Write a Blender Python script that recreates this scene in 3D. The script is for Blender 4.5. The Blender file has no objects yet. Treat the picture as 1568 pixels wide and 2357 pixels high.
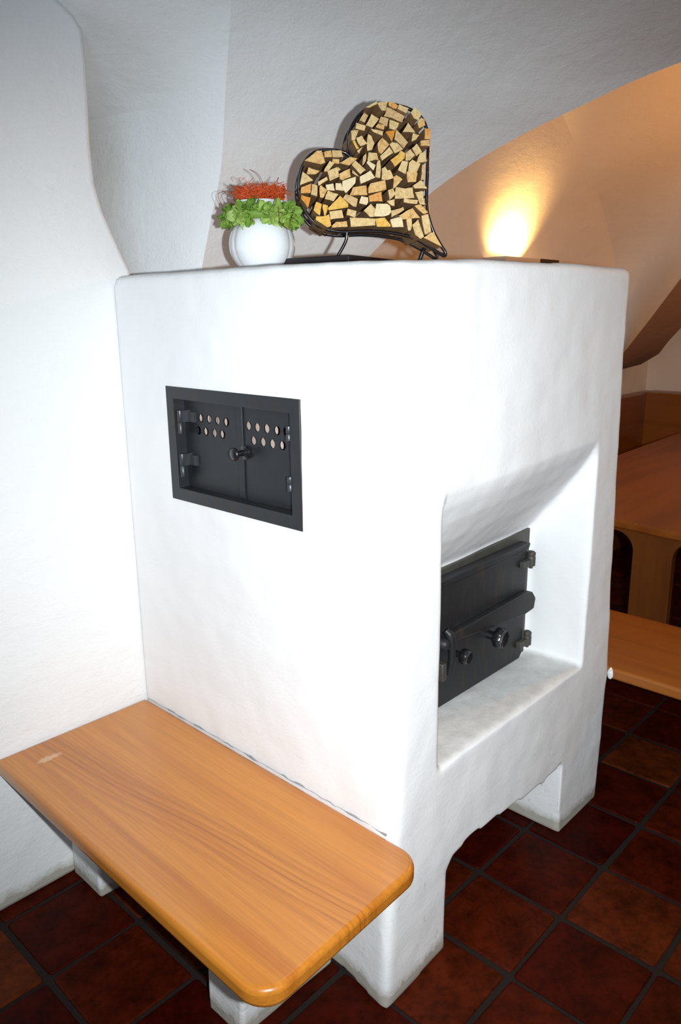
import bpy, bmesh, math, random
from mathutils import Vector, Matrix, noise as mnoise
PI = math.pi
scene = bpy.context.scene
COL = scene.collection

# ------------------------------------------------------------------ camera, light, exposure
cam_data = bpy.data.cameras.new('camera')
cam_data.sensor_fit = 'VERTICAL'; cam_data.sensor_height = 24.0
cam_data.lens = 24.0 * 1768.0 / 2357.0
cam_data.clip_start = 0.02
cam = bpy.data.objects.new('camera', cam_data); COL.objects.link(cam)
CAM = Vector((-1.15189553, -0.94989955, 1.58864735))
RX = Vector((0.68463107, -0.72879731, -0.01160934))
UX = Vector((0.18770124, 0.16089126, 0.96895936))
FX = Vector((0.70430714, 0.66555877, -0.24694731))
cam.matrix_world = Matrix(((RX.x, UX.x, -FX.x, CAM.x), (RX.y, UX.y, -FX.y, CAM.y), (RX.z, UX.z, -FX.z, CAM.z), (0, 0, 0, 1)))
scene.camera = cam
vs = scene.view_settings
vs.view_transform = 'Standard'; vs.look = 'None'; vs.exposure = 0.0; vs.gamma = 1.0; vs.use_curve_mapping = False

world = bpy.data.worlds.new('world'); scene.world = world; world.use_nodes = True
bgn = world.node_tree.nodes['Background']
bgn.inputs['Color'].default_value = (1.0, 0.74, 0.50, 1); bgn.inputs['Strength'].default_value = 0.11

def aim(o, loc, target):
    o.location = loc
    o.rotation_euler = (Vector(target) - Vector(loc)).to_track_quat('-Z', 'Y').to_euler()
def lamp(name, kind, energy, color, loc, target=None, **kw):
    d = bpy.data.lights.new(name, kind); d.energy = energy; d.color = color
    for k, v in kw.items(): setattr(d, k, v)
    o = bpy.data.objects.new(name, d); COL.objects.link(o)
    if target is None: o.location = loc
    else: aim(o, loc, target)
    return o
# the photographer's flash, beside the lens
FL = CAM + RX * 0.13 + UX * -0.02 - FX * 0.02
lamp('flash', 'SPOT', 252, (0.89, 0.955, 1.0), FL, FL + FX - UX * 0.05, spot_size=math.radians(96), spot_blend=1.0, shadow_soft_size=0.014)
# unseen blue area light behind the photographer, added as daylight fill up high
lamp('daylight_fill', 'AREA', 8, (0.48, 0.74, 1.0), (-2.3, -1.3, 2.55), (0.1, 0.9, 2.45), shape='RECTANGLE', size=0.9, size_y=0.7, spread=math.radians(110))
# unseen warm point light, added to brighten the dining bay behind the stove
lamp('bay_warm_fill', 'POINT', 50, (1.0, 0.43, 0.11), (3.05, -0.45, 2.45), shadow_soft_size=0.12)

# ------------------------------------------------------------------ helpers
def tag(o, label=None, cat=None, group=None, kind=None):
    if label: o['label'] = label
    if cat: o['category'] = cat
    if group: o['group'] = group
    if kind: o['kind'] = kind
    return o
def empty(name, loc=(0, 0, 0), rz=0.0):
    o = bpy.data.objects.new(name, None); COL.objects.link(o)
    o.empty_display_size = 0.05; o.location = loc; o.rotation_euler = (0, 0, rz)
    return o
def link(name, bm, mat, parent=None, smooth=False, bevel=0.0, seg=2, angle=35, sharp=60):
    me = bpy.data.meshes.new(name)
    bmesh.ops.recalc_face_normals(bm, faces=bm.faces[:])
    bm.to_mesh(me); bm.free()
    for m in (mat if isinstance(mat, (list, tuple)) else [mat]): me.materials.append(m)
    o = bpy.data.objects.new(name, me); COL.objects.link(o)
    if parent: o.parent = parent
    if bevel:
        b = o.modifiers.new('bevel', 'BEVEL'); b.width = bevel; b.segments = seg; b.limit_method = 'ANGLE'; b.angle_limit = math.radians(angle)
        b.harden_normals = False
    if smooth or bevel:
        for p in me.polygons: p.use_smooth = True
        try: me.set_sharp_from_angle(angle=math.radians(40 if not smooth else sharp))
        except Exception: pass
    return o
def box(bm, x0, x1, y0, y1, z0, z1):
    v = [bm.verts.new(p) for p in ((x0,y0,z0),(x1,y0,z0),(x1,y1,z0),(x0,y1,z0),(x0,y0,z1),(x1,y0,z1),(x1,y1,z1),(x0,y1,z1))]
    for f in ((0,3,2,1),(4,5,6,7),(0,1,5,4),(1,2,6,5),(2,3,7,6),(3,0,4,7)): bm.faces.new([v[i] for i in f])
    return v
def prism(bm, pts, d):
    """polygon (3-D points, in order) swept along the vector d"""
    a = [bm.verts.new(p) for p in pts]; b = [bm.verts.new(Vector(p) + Vector(d)) for p in pts]
    n = len(a); bm.faces.new(a[::-1]); bm.faces.new(b)
    for i in range(n): bm.faces.new((a[i], a[(i+1) % n], b[(i+1) % n], b[i]))
def catmull(pts, n=6, closed=False):
    P = [Vector(p) for p in pts]; out = []; m = len(P)
    for i in range(m if closed else m - 1):
        if closed: p0, p1, p2, p3 = P[i-1], P[i], P[(i+1) % m], P[(i+2) % m]
        else: p0, p1, p2, p3 = P[max(i-1, 0)], P[i], P[i+1], P[min(i+2, m-1)]
        for k in range(n):
            t = k / n
            out.append(0.5*((2*p1) + (p2-p0)*t + (2*p0-5*p1+4*p2-p3)*t*t + (3*p1-p0-3*p2+p3)*t**3))
    if not closed: out.append(P[-1])
    return out
def tube(bm, pts, r, seg=8, closed=False, caps=True):
    P = [Vector(p) for p in pts]; n = len(P); rings = []
    up = None
    for i in range(n):
        a = P[i-1] if (i or closed) else P[0]; b = P[(i+1) % n] if (i < n-1 or closed) else P[-1]
        t = (b - a).normalized()
        if up is None:
            up = t.orthogonal().normalized()
        up = (up - t * up.dot(t)).normalized(); sd = t.cross(up)
        rr = r[i] if isinstance(r, (list, tuple)) else r
        rings.append([bm.verts.new(P[i] + rr*(up*math.cos(2*PI*k/seg) + sd*math.sin(2*PI*k/seg))) for k in range(seg)])
    for i in range(n if closed else n - 1):
        A, B = rings[i], rings[(i+1) % n]
        off = 0
        if closed and i == n - 1:   # close with the least twist
            off = min(range(seg), key=lambda o: (A[0].co - B[o % seg].co).length)
        for k in range(seg):
            bm.faces.new((A[k], A[(k+1) % seg], B[(k+1+off) % seg], B[(k+off) % seg]))
    if not closed and caps:
        bm.faces.new(rings[0][::-1]); bm.faces.new(rings[-1])
def lathe(bm, prof, c, axis='Z', seg=24, radius_fn=None):
    """profile of (radius, height) pairs turned about an axis through c"""
    rings = []
    for r, h in prof:
        ring = []
        for k in range(seg):
            a = 2*PI*k/seg; rr = r*(radius_fn(a, h) if radius_fn else 1)
            p = (rr*math.cos(a), rr*math.sin(a), h)
            if axis == 'X': p = (h, p[0], p[1])
            elif axis == 'Y': p = (p[0], h, p[1])
            ring.append(bm.verts.new(Vector(c) + Vector(p)))
        rings.append(ring)
    for A, B in zip(rings, rings[1:]):
        for k in range(seg): bm.faces.new((A[k], A[(k+1) % seg], B[(k+1) % seg], B[k]))
    bm.faces.new(rings[0][::-1]); bm.faces.new(rings[-1])
def grid_mesh(bm, rows):
    V = [[bm.verts.new(p) for p in r] for r in rows]
    for i in range(len(V)-1):
        for j in range(len(V[0])-1):
            bm.faces.new((V[i][j], V[i+1][j], V[i+1][j+1], V[i][j+1]))
def ruled(A, B, n, sag=None):
    """rows of points from curve A to curve B (same length)"""
    rows = []
    for a, b in zip(A, B):
        a, b = Vector(a), Vector(b); row = []
        for k in range(n+1):
            t = k/n; p = a.lerp(b, t)
            if sag: p = p + Vector(sag) * (4*t*(1-t))
            row.append(p)
        rows.append(row)
    return rows
def bake(o):
    """turn an object's modifiers into plain mesh data"""
    bpy.context.view_layer.update()
    dg = bpy.context.evaluated_depsgraph_get()
    me = bpy.data.meshes.new_from_object(o.evaluated_get(dg))
    mats = list(o.data.materials); old = o.data
    o.modifiers.clear(); o.data = me
    me.materials.clear()
    for m in mats: me.materials.append(m)
    bpy.data.meshes.remove(old)
    return o

# ------------------------------------------------------------------ materials
def newmat(name):
    m = bpy.data.materials.new(name); m.use_nodes = True
    nt = m.node_tree; b = nt.nodes['Principled BSDF']
    return m, nt, b
def N(nt, kind, **kw):
    n = nt.nodes.new(kind)
    for k, v in kw.items():
        if k in n.inputs: n.inputs[k].default_value = v
        else: setattr(n, k, v)
    return n
def pos(nt, scale=(1, 1, 1), obj=False):
    if obj:
        tc = N(nt, 'ShaderNodeTexCoord'); src = tc.outputs['Object']
    else:
        g = N(nt, 'ShaderNodeNewGeometry'); src = g.outputs['Position']
    mp = N(nt, 'ShaderNodeMapping'); mp.inputs['Scale'].default_value = scale
    nt.links.new(src, mp.inputs['Vector'])
    return mp.outputs['Vector']
def ramp(nt, fac, stops):
    r = N(nt, 'ShaderNodeValToRGB'); e = r.color_ramp.elements
    while len(e) < len(stops): e.new(0.5)
    for i, (p, c) in enumerate(stops):
        e[i].position = p; e[i].color = (*c, 1) if len(c) == 3 else c
    nt.links.new(fac, r.inputs['Fac'])
    return r.outputs['Color']
def mixc(nt, fac, a, b, blend='MIX'):
    m = N(nt, 'ShaderNodeMix', data_type='RGBA', blend_type=blend)
    for s, v in ((m.inputs[0], fac), (m.inputs[6], a), (m.inputs[7], b)):
        if hasattr(v, 'is_linked') or hasattr(v, 'links'): nt.links.new(v, s)
        elif isinstance(v, (int, float)): s.default_value = v
        else: s.default_value = (*v, 1)
    return m.outputs[2]
def bump(nt, b, h, strength, dist=0.01, prev=None):
    n = N(nt, 'ShaderNodeBump'); n.inputs['Strength'].default_value = strength; n.inputs['Distance'].default_value = dist
    nt.links.new(h, n.inputs['Height'])
    if prev is not None: nt.links.new(prev, n.inputs['Normal'])
    nt.links.new(n.outputs['Normal'], b.inputs['Normal'])
    return n.outputs['Normal']

def plaster(name, col, rough=0.75, trowel=0.5, fine=0.35, foot=False, spots=0.0):
    m, nt, b = newmat(name)
    v = pos(nt)
    n1 = N(nt, 'ShaderNodeTexNoise', Scale=7.0, Detail=5.0, Roughness=0.55); nt.links.new(v, n1.inputs['Vector'])
    vs_ = pos(nt, (16, 16, 38))
    n2 = N(nt, 'ShaderNodeTexNoise', Scale=1.0, Detail=6.0, Roughness=0.6, Distortion=0.8); nt.links.new(vs_, n2.inputs['Vector'])
    n3 = N(nt, 'ShaderNodeTexNoise', Scale=160.0, Detail=3.0); nt.links.new(v, n3.inputs['Vector'])
    c = mixc(nt, n1.outputs['Fac'], tuple(x*0.965 for x in col), col)
    if spots:
        n4 = N(nt, 'ShaderNodeTexNoise', Scale=34.0, Detail=4.0, Roughness=0.7); nt.links.new(v, n4.inputs['Vector'])
        s = ramp(nt, n4.outputs['Fac'], [(0.66, (0, 0, 0)), (0.78, (1, 1, 1))])
        c = mixc(nt, s, c, mixc(nt, spots, c, (0.55, 0.55, 0.53)))
    if foot:   # worn plaster and mortar dirt just above the tiles
        g = N(nt, 'ShaderNodeNewGeometry'); sx = N(nt, 'ShaderNodeSeparateXYZ'); nt.links.new(g.outputs['Position'], sx.inputs[0])
        n5 = N(nt, 'ShaderNodeTexNoise', Scale=22.0, Detail=5.0, Roughness=0.7); nt.links.new(v, n5.inputs['Vector'])
        ma = N(nt, 'ShaderNodeMath', operation='MULTIPLY_ADD'); nt.links.new(n5.outputs['Fac'], ma.inputs[0]); ma.inputs[1].default_value = -0.058
        nt.links.new(sx.outputs['Z'], ma.inputs[2])
        d = ramp(nt, ma.outputs[0], [(0.0, (0.8, 0.8, 0.8)), (0.006, (0.45, 0.45, 0.45)), (0.03, (0, 0, 0))])
        c = mixc(nt, d, c, (0.33, 0.30, 0.23))
        nz = N(nt, 'ShaderNodeSeparateXYZ'); nt.links.new(g.outputs['Normal'], nz.inputs[0])
        up = N(nt, 'ShaderNodeMapRange'); nt.links.new(nz.outputs['Z'], up.inputs[0]); up.inputs[1].default_value = 0.45; up.inputs[2].default_value = 0.95
        mo = N(nt, 'ShaderNodeMath', operation='MULTIPLY'); nt.links.new(up.outputs[0], mo.inputs[0]); nt.links.new(ramp(nt, n5.outputs['Fac'], [(0.25, (1, 1, 1)), (0.75, (0.35, 0.35, 0.35))]), mo.inputs[1])
        c = mixc(nt, mo.outputs[0], c, (0.56, 0.55, 0.51))
        # scattered scuffs low down
        n6 = N(nt, 'ShaderNodeTexNoise', Scale=45.0, Detail=6.0, Roughness=0.75); nt.links.new(pos(nt, (1, 1, 0.5)), n6.inputs['Vector'])
        lo = N(nt, 'ShaderNodeMapRange'); nt.links.new(sx.outputs['Z'], lo.inputs[0]); lo.inputs[1].default_value = 0.45; lo.inputs[2].default_value = 0.05
        sc = ramp(nt, n6.outputs['Fac'], [(0.60, (0, 0, 0)), (0.74, (1, 1, 1))])
        mm = N(nt, 'ShaderNodeMath', operation='MULTIPLY'); nt.links.new(sc, mm.inputs[0]); nt.links.new(lo.outputs[0], mm.inputs[1])
        c = mixc(nt, mm.outputs[0], c, (0.42, 0.42, 0.41))
    nt.links.new(c, b.inputs['Base Color'])
    b.inputs['Roughness'].default_value = rough; b.inputs['Specular IOR Level'].default_value = 0.3
    p = bump(nt, b, n1.outputs['Fac'], trowel, 0.012)
    p = bump(nt, b, n2.outputs['Fac'], trowel*0.55, 0.006, p)
    bump(nt, b, n3.outputs['Fac'], fine, 0.0012, p)
    return m

def wood(name, stops, grain='Y', fine=1.0, rough=0.28, coat=0.35, scale=1.0, obj=False, bands=0.6):
    m, nt, b = newmat(name)
    sc = {'X': (0.7, 9, 9), 'Y': (9, 0.7, 9), 'Z': (9, 9, 0.7)}[grain]
    sf = {'X': (3, 160, 160), 'Y': (160, 3, 160), 'Z': (160, 160, 3)}[grain]
    n1 = N(nt, 'ShaderNodeTexNoise', Scale=1.0, Detail=4.0, Roughness=0.55, Distortion=0.35)
    nt.links.new(pos(nt, tuple(s*scale for s in sc), obj), n1.inputs['Vector'])
    n2 = N(nt, 'ShaderNodeTexNoise', Scale=1.0, Detail=3.0, Roughness=0.6)
    nt.links.new(pos(nt, sf, obj), n2.inputs['Vector'])
    w = N(nt, 'ShaderNodeMath', operation='MULTIPLY_ADD'); nt.links.new(n2.outputs['Fac'], w.inputs[0]); w.inputs[1].default_value = 0.16*fine
    nt.links.new(n1.outputs['Fac'], w.inputs[2])
    c = ramp(nt, w.outputs[0], stops)
    nt.links.new(c, b.inputs['Base Color'])
    b.inputs['Roughness'].default_value = rough; b.inputs['Coat Weight'].default_value = coat; b.inputs['Coat Roughness'].default_value = 0.12
    bump(nt, b, n2.outputs['Fac'], 0.12, 0.001)
    return m

def metal(name, col, rough=0.5, metallic=0.6, var=0.5, bumpy=0.15, rust=None):
    m, nt, b = newmat(name)
    v = pos(nt)
    n1 = N(nt, 'ShaderNodeTexNoise', Scale=22.0, Detail=6.0, Roughness=0.65); nt.links.new(v, n1.inputs['Vector'])
    n2 = N(nt, 'ShaderNodeTexNoise', Scale=140.0, Detail=3.0); nt.links.new(v, n2.inputs['Vector'])
    c = mixc(nt, n1.outputs['Fac'], tuple(x*(1-var) for x in col), tuple(x*(1+var) for x in col))
    if rust:
        n3 = N(nt, 'ShaderNodeTexNoise', Scale=1.0, Detail=5.0, Roughness=0.6); nt.links.new(pos(nt, (26, 26, 5)), n3.inputs['Vector'])
        r = ramp(nt, n3.outputs['Fac'], [(0.52, (0, 0, 0)), (0.72, (1, 1, 1))])
        c = mixc(nt, r, c, rust)
    nt.links.new(c, b.inputs['Base Color']); b.inputs['Metallic'].default_value = metallic
    rr = N(nt, 'ShaderNodeMapRange'); nt.links.new(n1.outputs['Fac'], rr.inputs[0]); rr.inputs[3].default_value = rough-0.12; rr.inputs[4].default_value = rough+0.15
    nt.links.new(rr.outputs[0], b.inputs['Roughness'])
    bump(nt, b, n2.outputs['Fac'], bumpy, 0.001)
    return m
def plain(name, col, rough=0.5, metallic=0.0, coat=0.0, var=0.12, scale=40.0):
    m, nt, b = newmat(name)
    n1 = N(nt, 'ShaderNodeTexNoise', Scale=scale, Detail=3.0); nt.links.new(pos(nt), n1.inputs['Vector'])
    c = mixc(nt, n1.outputs['Fac'], tuple(x*(1-var) for x in col), tuple(min(1, x*(1+var)) for x in col))
    nt.links.new(c, b.inputs['Base Color']); b.inputs['Roughness'].default_value = rough
    b.inputs['Metallic'].default_value = metallic; b.inputs['Coat Weight'].default_value = coat
    return m

M = {}
M['stove'] = plaster('stove_plaster', (0.87, 0.865, 0.86), trowel=0.22, fine=0.3, foot=True)
M['wall'] = plaster('wall_plaster', (0.80, 0.80, 0.79), trowel=0.6, fine=0.6, foot=True)
M['vault'] = plaster('vault_plaster', (0.80, 0.80, 0.79), trowel=0.6, fine=0.7)
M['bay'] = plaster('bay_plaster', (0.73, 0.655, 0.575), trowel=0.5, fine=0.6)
M['band'] = plaster('band_brown', (0.30, 0.17, 0.10), trowel=0.5, fine=0.6)  # arch band, coloured darker and browner than the bay plaster
def benchmat():
    m, nt, b = newmat('bench_beech')
    v = pos(nt, (9, 0.55, 9)); vf = pos(nt, (190, 3, 190))
    n1 = N(nt, 'ShaderNodeTexNoise', Scale=1.0, Detail=3.0, Roughness=0.5, Distortion=0.5); nt.links.new(v, n1.inputs['Vector'])
    n2 = N(nt, 'ShaderNodeTexNoise', Scale=1.0, Detail=3.0, Roughness=0.6); nt.links.new(vf, n2.inputs['Vector'])
    c = ramp(nt, n1.outputs['Fac'], [(0.30, (0.43, 0.135, 0.014)), (0.5, (0.54, 0.195, 0.022)), (0.70, (0.46, 0.15, 0.016))])
    # a family of darker growth streaks drifting across the middle of the board
    g = N(nt, 'ShaderNodeNewGeometry'); sx = N(nt, 'ShaderNodeSeparateXYZ'); nt.links.new(g.outputs['Position'], sx.inputs[0])
    ln = N(nt, 'ShaderNodeMath', operation='MULTIPLY_ADD'); nt.links.new(sx.outputs['Y'], ln.inputs[0]); ln.inputs[1].default_value = 0.10; nt.links.new(sx.outputs['X'], ln.inputs[2])
    nw = N(nt, 'ShaderNodeTexNoise', Scale=1.0, Detail=1.0); nt.links.new(pos(nt, (0.6, 1.3, 1)), nw.inputs['Vector'])
    lw = N(nt, 'ShaderNodeMath', operation='MULTIPLY_ADD'); nt.links.new(nw.outputs['Fac'], lw.inputs[0]); lw.inputs[1].default_value = 0.07; nt.links.new(ln.outputs[0], lw.inputs[2])
    band = ramp(nt, N_map(nt, lw.outputs[0], -0.285, -0.115), [(0.0, (0.06,)*3), (0.30, (0.8,)*3), (0.62, (1.0,)*3), (0.92, (0.0,)*3)])
    cmb = N(nt, 'ShaderNodeCombineXYZ'); nt.links.new(lw.outputs[0], cmb.inputs[0])
    s = N(nt, 'ShaderNodeTexNoise', Scale=85.0, Detail=4.0, Roughness=0.6); nt.links.new(cmb.outputs[0], s.inputs['Vector'])
    st = ramp(nt, s.outputs['Fac'], [(0.44, (0, 0, 0)), (0.62, (1, 1, 1))])
    mm = N(nt, 'ShaderNodeMath', operation='MULTIPLY'); nt.links.new(band, mm.inputs[0]); nt.links.new(st, mm.inputs[1])
    m2 = N(nt, 'ShaderNodeMath', operation='MULTIPLY'); nt.links.new(mm.outputs[0], m2.inputs[0]); m2.inputs[1].default_value = 0.75
    c = mixc(nt, m2.outputs[0], c, (0.29, 0.075, 0.008))
    f = ramp(nt, n2.outputs['Fac'], [(0.3, (0.86, 0.84, 0.80)), (0.6, (1.04, 1.04, 1.04))])
    c = mixc(nt, 1.0, c, f, 'MULTIPLY')
    # chalky scuff near the wall end
    sc = N(nt, 'ShaderNodeMapping'); sc.inputs['Location'].default_value = (0.365*14, -0.868*42, 0); sc.inputs['Scale'].default_value = (14, 42, 0); nt.links.new(g.outputs['Position'], sc.inputs['Vector'])
    ln_ = N(nt, 'ShaderNodeVectorMath', operation='LENGTH'); nt.links.new(sc.outputs['Vector'], ln_.inputs[0])
    k = N(nt, 'ShaderNodeMath', operation='MULTIPLY_ADD'); nt.links.new(n2.outputs['Fac'], k.inputs[0]); k.inputs[1].default_value = 0.9; nt.links.new(ln_.outputs['Value'], k.inputs[2])
    sm = ramp(nt, k.outputs[0], [(0.75, (0.45,)*3), (1.0, (0, 0, 0))])
    c = mixc(nt, sm, c, (0.78, 0.55, 0.36))
    nt.links.new(c, b.inputs['Base Color'])
    b.inputs['Roughness'].default_value = 0.30; b.inputs['Coat Weight'].default_value = 0.35; b.inputs['Coat Roughness'].default_value = 0.10
    bump(nt, b, n2.outputs['Fac'], 0.10, 0.0008)
    return m
def N_map(nt, src, a, z):
    n = N(nt, 'ShaderNodeMapRange'); nt.links.new(src, n.inputs[0]); n.inputs[1].default_value = a; n.inputs[2].default_value = z
    return n.outputs[0]
M['bench'] = benchmat()
M['table'] = wood('table_wood', [(0.3, (0.14, 0.036, 0.004)), (0.55, (0.24, 0.070, 0.008)), (0.75, (0.17, 0.046, 0.005))], 'X', 1.0, 0.42, 0.05)
M['seat'] = wood('dining_bench_wood', [(0.3, (0.22, 0.060, 0.007)), (0.55, (0.32, 0.098, 0.012)), (0.75, (0.25, 0.070, 0.008))], 'Y', 1.0, 0.4, 0.08)
M['trestle'] = wood('trestle_wood', [(0.3, (0.11, 0.030, 0.005)), (0.55, (0.16, 0.048, 0.008)), (0.75, (0.13, 0.037, 0.006))], 'Z', 1.0, 0.35, 0.15)
M['back'] = wood('backrest_wood', [(0.3, (0.16, 0.046, 0.006)), (0.55, (0.26, 0.082, 0.010)), (0.75, (0.20, 0.058, 0.007))], 'Y', 1.0, 0.35, 0.15)
M['backx'] = wood('backrest_wood_dark', [(0.3, (0.14, 0.038, 0.005)), (0.55, (0.21, 0.062, 0.008)), (0.75, (0.16, 0.044, 0.005))], 'X', 1.0, 0.35, 0.15)
M['iron'] = metal('blued_steel', (0.040, 0.043, 0.048), 0.42, 0.55, 0.35, 0.1, rust=(0.050, 0.040, 0.035))
M['leaf'] = metal('blued_steel_leaf', (0.030, 0.032, 0.036), 0.40, 0.5, 0.35, 0.1)
M['hinge'] = metal('worn_steel', (0.075, 0.080, 0.088), 0.40, 0.6, 0.3, 0.1)
M['cast'] = metal('cast_iron', (0.030, 0.031, 0.033), 0.48, 0.45, 0.4, 0.3, rust=(0.060, 0.045, 0.036))
M['castg'] = metal('cast_iron_light', (0.085, 0.08, 0.07), 0.55, 0.4, 0.4, 0.3)
M['knob'] = plain('black_bakelite', (0.010, 0.010, 0.011), 0.28, 0, 0.3)
M['brick'] = plain('firebrick', (0.52, 0.40, 0.34), 0.9, var=0.25, scale=25)
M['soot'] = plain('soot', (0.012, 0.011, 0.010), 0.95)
M['rod'] = plain('black_gloss_rod', (0.012, 0.010, 0.011), 0.22, 0.3, 1.0)
M['plate'] = plain('dark_steel_plate', (0.030, 0.024, 0.027), 0.35, 0.4)
M['vase'] = plain('white_glazed_ceramic', (0.84, 0.85, 0.86), 0.10, 0, 0.6, var=0.01)
M['lampbody'] = plaster('lamp_plaster', (0.66, 0.60, 0.54), trowel=0.1, fine=0.1)
M['dark'] = plain('open_end_dark', (0.05, 0.028, 0.015), 0.8)
M['grout'] = plaster('floor_grout', (0.014, 0.0085, 0.006), rough=0.9, trowel=0.6, fine=0.9)

def logmat(name, a, bcol, c):
    m, nt, b = newmat(name)
    v = pos(nt)
    n1 = N(nt, 'ShaderNodeTexNoise', Scale=120.0, Detail=4.0, Roughness=0.65, Distortion=0.6); nt.links.new(v, n1.inputs['Vector'])
    col = ramp(nt, n1.outputs['Fac'], [(0.3, a), (0.5, bcol), (0.72, c)])
    nt.links.new(col, b.inputs['Base Color']); b.inputs['Roughness'].default_value = 0.75; b.inputs['Specular IOR Level'].default_value = 0.2
    bump(nt, b, n1.outputs['Fac'], 0.4, 0.002)
    return m
M['log_y'] = logmat('split_log_pale', (0.44, 0.28, 0.115), (0.64, 0.45, 0.20), (0.72, 0.53, 0.27))
M['log_t'] = logmat('split_log_tan', (0.40, 0.24, 0.10), (0.56, 0.37, 0.165), (0.66, 0.46, 0.22))
M['log_w'] = logmat('split_log_white', (0.60, 0.45, 0.24), (0.72, 0.57, 0.33), (0.78, 0.64, 0.40))
M['log_s'] = logmat('split_log_honey', (0.44, 0.21, 0.065), (0.64, 0.39, 0.14), (0.70, 0.48, 0.22))
M['log_o'] = logmat('split_log_orange', (0.50, 0.19, 0.04), (0.64, 0.30, 0.08), (0.70, 0.40, 0.14))
M['log_g'] = logmat('split_log_golden', (0.54, 0.26, 0.05), (0.70, 0.40, 0.08), (0.74, 0.48, 0.14))
M['log_r'] = logmat('split_log_red', (0.50, 0.15, 0.02), (0.62, 0.24, 0.03), (0.68, 0.32, 0.06))

M['log_side'] = logmat('log_side_brown', (0.22, 0.12, 0.055), (0.38, 0.22, 0.10), (0.52, 0.33, 0.16))  # sides of the wood pieces, darker and browner than their faces

def leafmat():
    m, nt, b = newmat('hydrangea_green')
    oi = N(nt, 'ShaderNodeObjectInfo')
    n1 = N(nt, 'ShaderNodeTexNoise', Scale=70.0, Detail=3.0); nt.links.new(pos(nt), n1.inputs['Vector'])
    a = ramp(nt, oi.outputs['Random'], [(0.0, (0.11, 0.22, 0.02)), (0.5, (0.27, 0.42, 0.05)), (1.0, (0.50, 0.60, 0.20))])
    c = mixc(nt, n1.outputs['Fac'], a, (0.06, 0.14, 0.012), 'MIX')
    c = mixc(nt, 0.35, c, a)
    nt.links.new(c, b.inputs['Base Color']); b.inputs['Roughness'].default_value = 0.6
    b.inputs['Subsurface Weight'].default_value = 0.0
    return m
M['leafgreen'] = leafmat()
M['fibre'] = plain('red_fibre', (0.62, 0.085, 0.012), 0.6, var=0.3)
M['fibredark'] = plain('dark_red_wire', (0.16, 0.03, 0.02), 0.5)

def tilemat():
    m, nt, b = newmat('terracotta_tile')
    at = N(nt, 'ShaderNodeAttribute', attribute_name='tone')
    v = pos(nt)
    n1 = N(nt, 'ShaderNodeTexNoise', Scale=9.0, Detail=6.0, Roughness=0.7); nt.links.new(v, n1.inputs['Vector'])
    n2 = N(nt, 'ShaderNodeTexNoise', Scale=38.0, Detail=4.0, Roughness=0.65); nt.links.new(v, n2.inputs['Vector'])
    c = ramp(nt, at.outputs['Fac'], [(0.0, (0.036, 0.0026, 0.0011)), (0.6, (0.058, 0.0066, 0.0018)), (1.0, (0.092, 0.0185, 0.0045))])
    d = ramp(nt, n1.outputs['Fac'], [(0.32, (0.38, 0.36, 0.36)), (0.62, (1.25, 1.2, 1.15))])
    c = mixc(nt, 1.0, c, d, 'MULTIPLY')
    s = ramp(nt, n2.outputs['Fac'], [(0.30, (0.6, 0.6, 0.6)), (0.5, (1, 1, 1))])
    c = mixc(nt, 1.0, c, s, 'MULTIPLY')
    nt.links.new(c, b.inputs['Base Color'])
    rr = N(nt, 'ShaderNodeMapRange'); nt.links.new(n1.outputs['Fac'], rr.inputs[0]); rr.inputs[3].default_value = 0.32; rr.inputs[4].default_value = 0.55
    nt.links.new(rr.outputs[0], b.inputs['Roughness']); b.inputs['Specular IOR Level'].default_value = 0.06
    p = bump(nt, b, n1.outputs['Fac'], 0.25, 0.006); bump(nt, b, n2.outputs['Fac'], 0.25, 0.002, p)
    return m
M['tile'] = tilemat()

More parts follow.
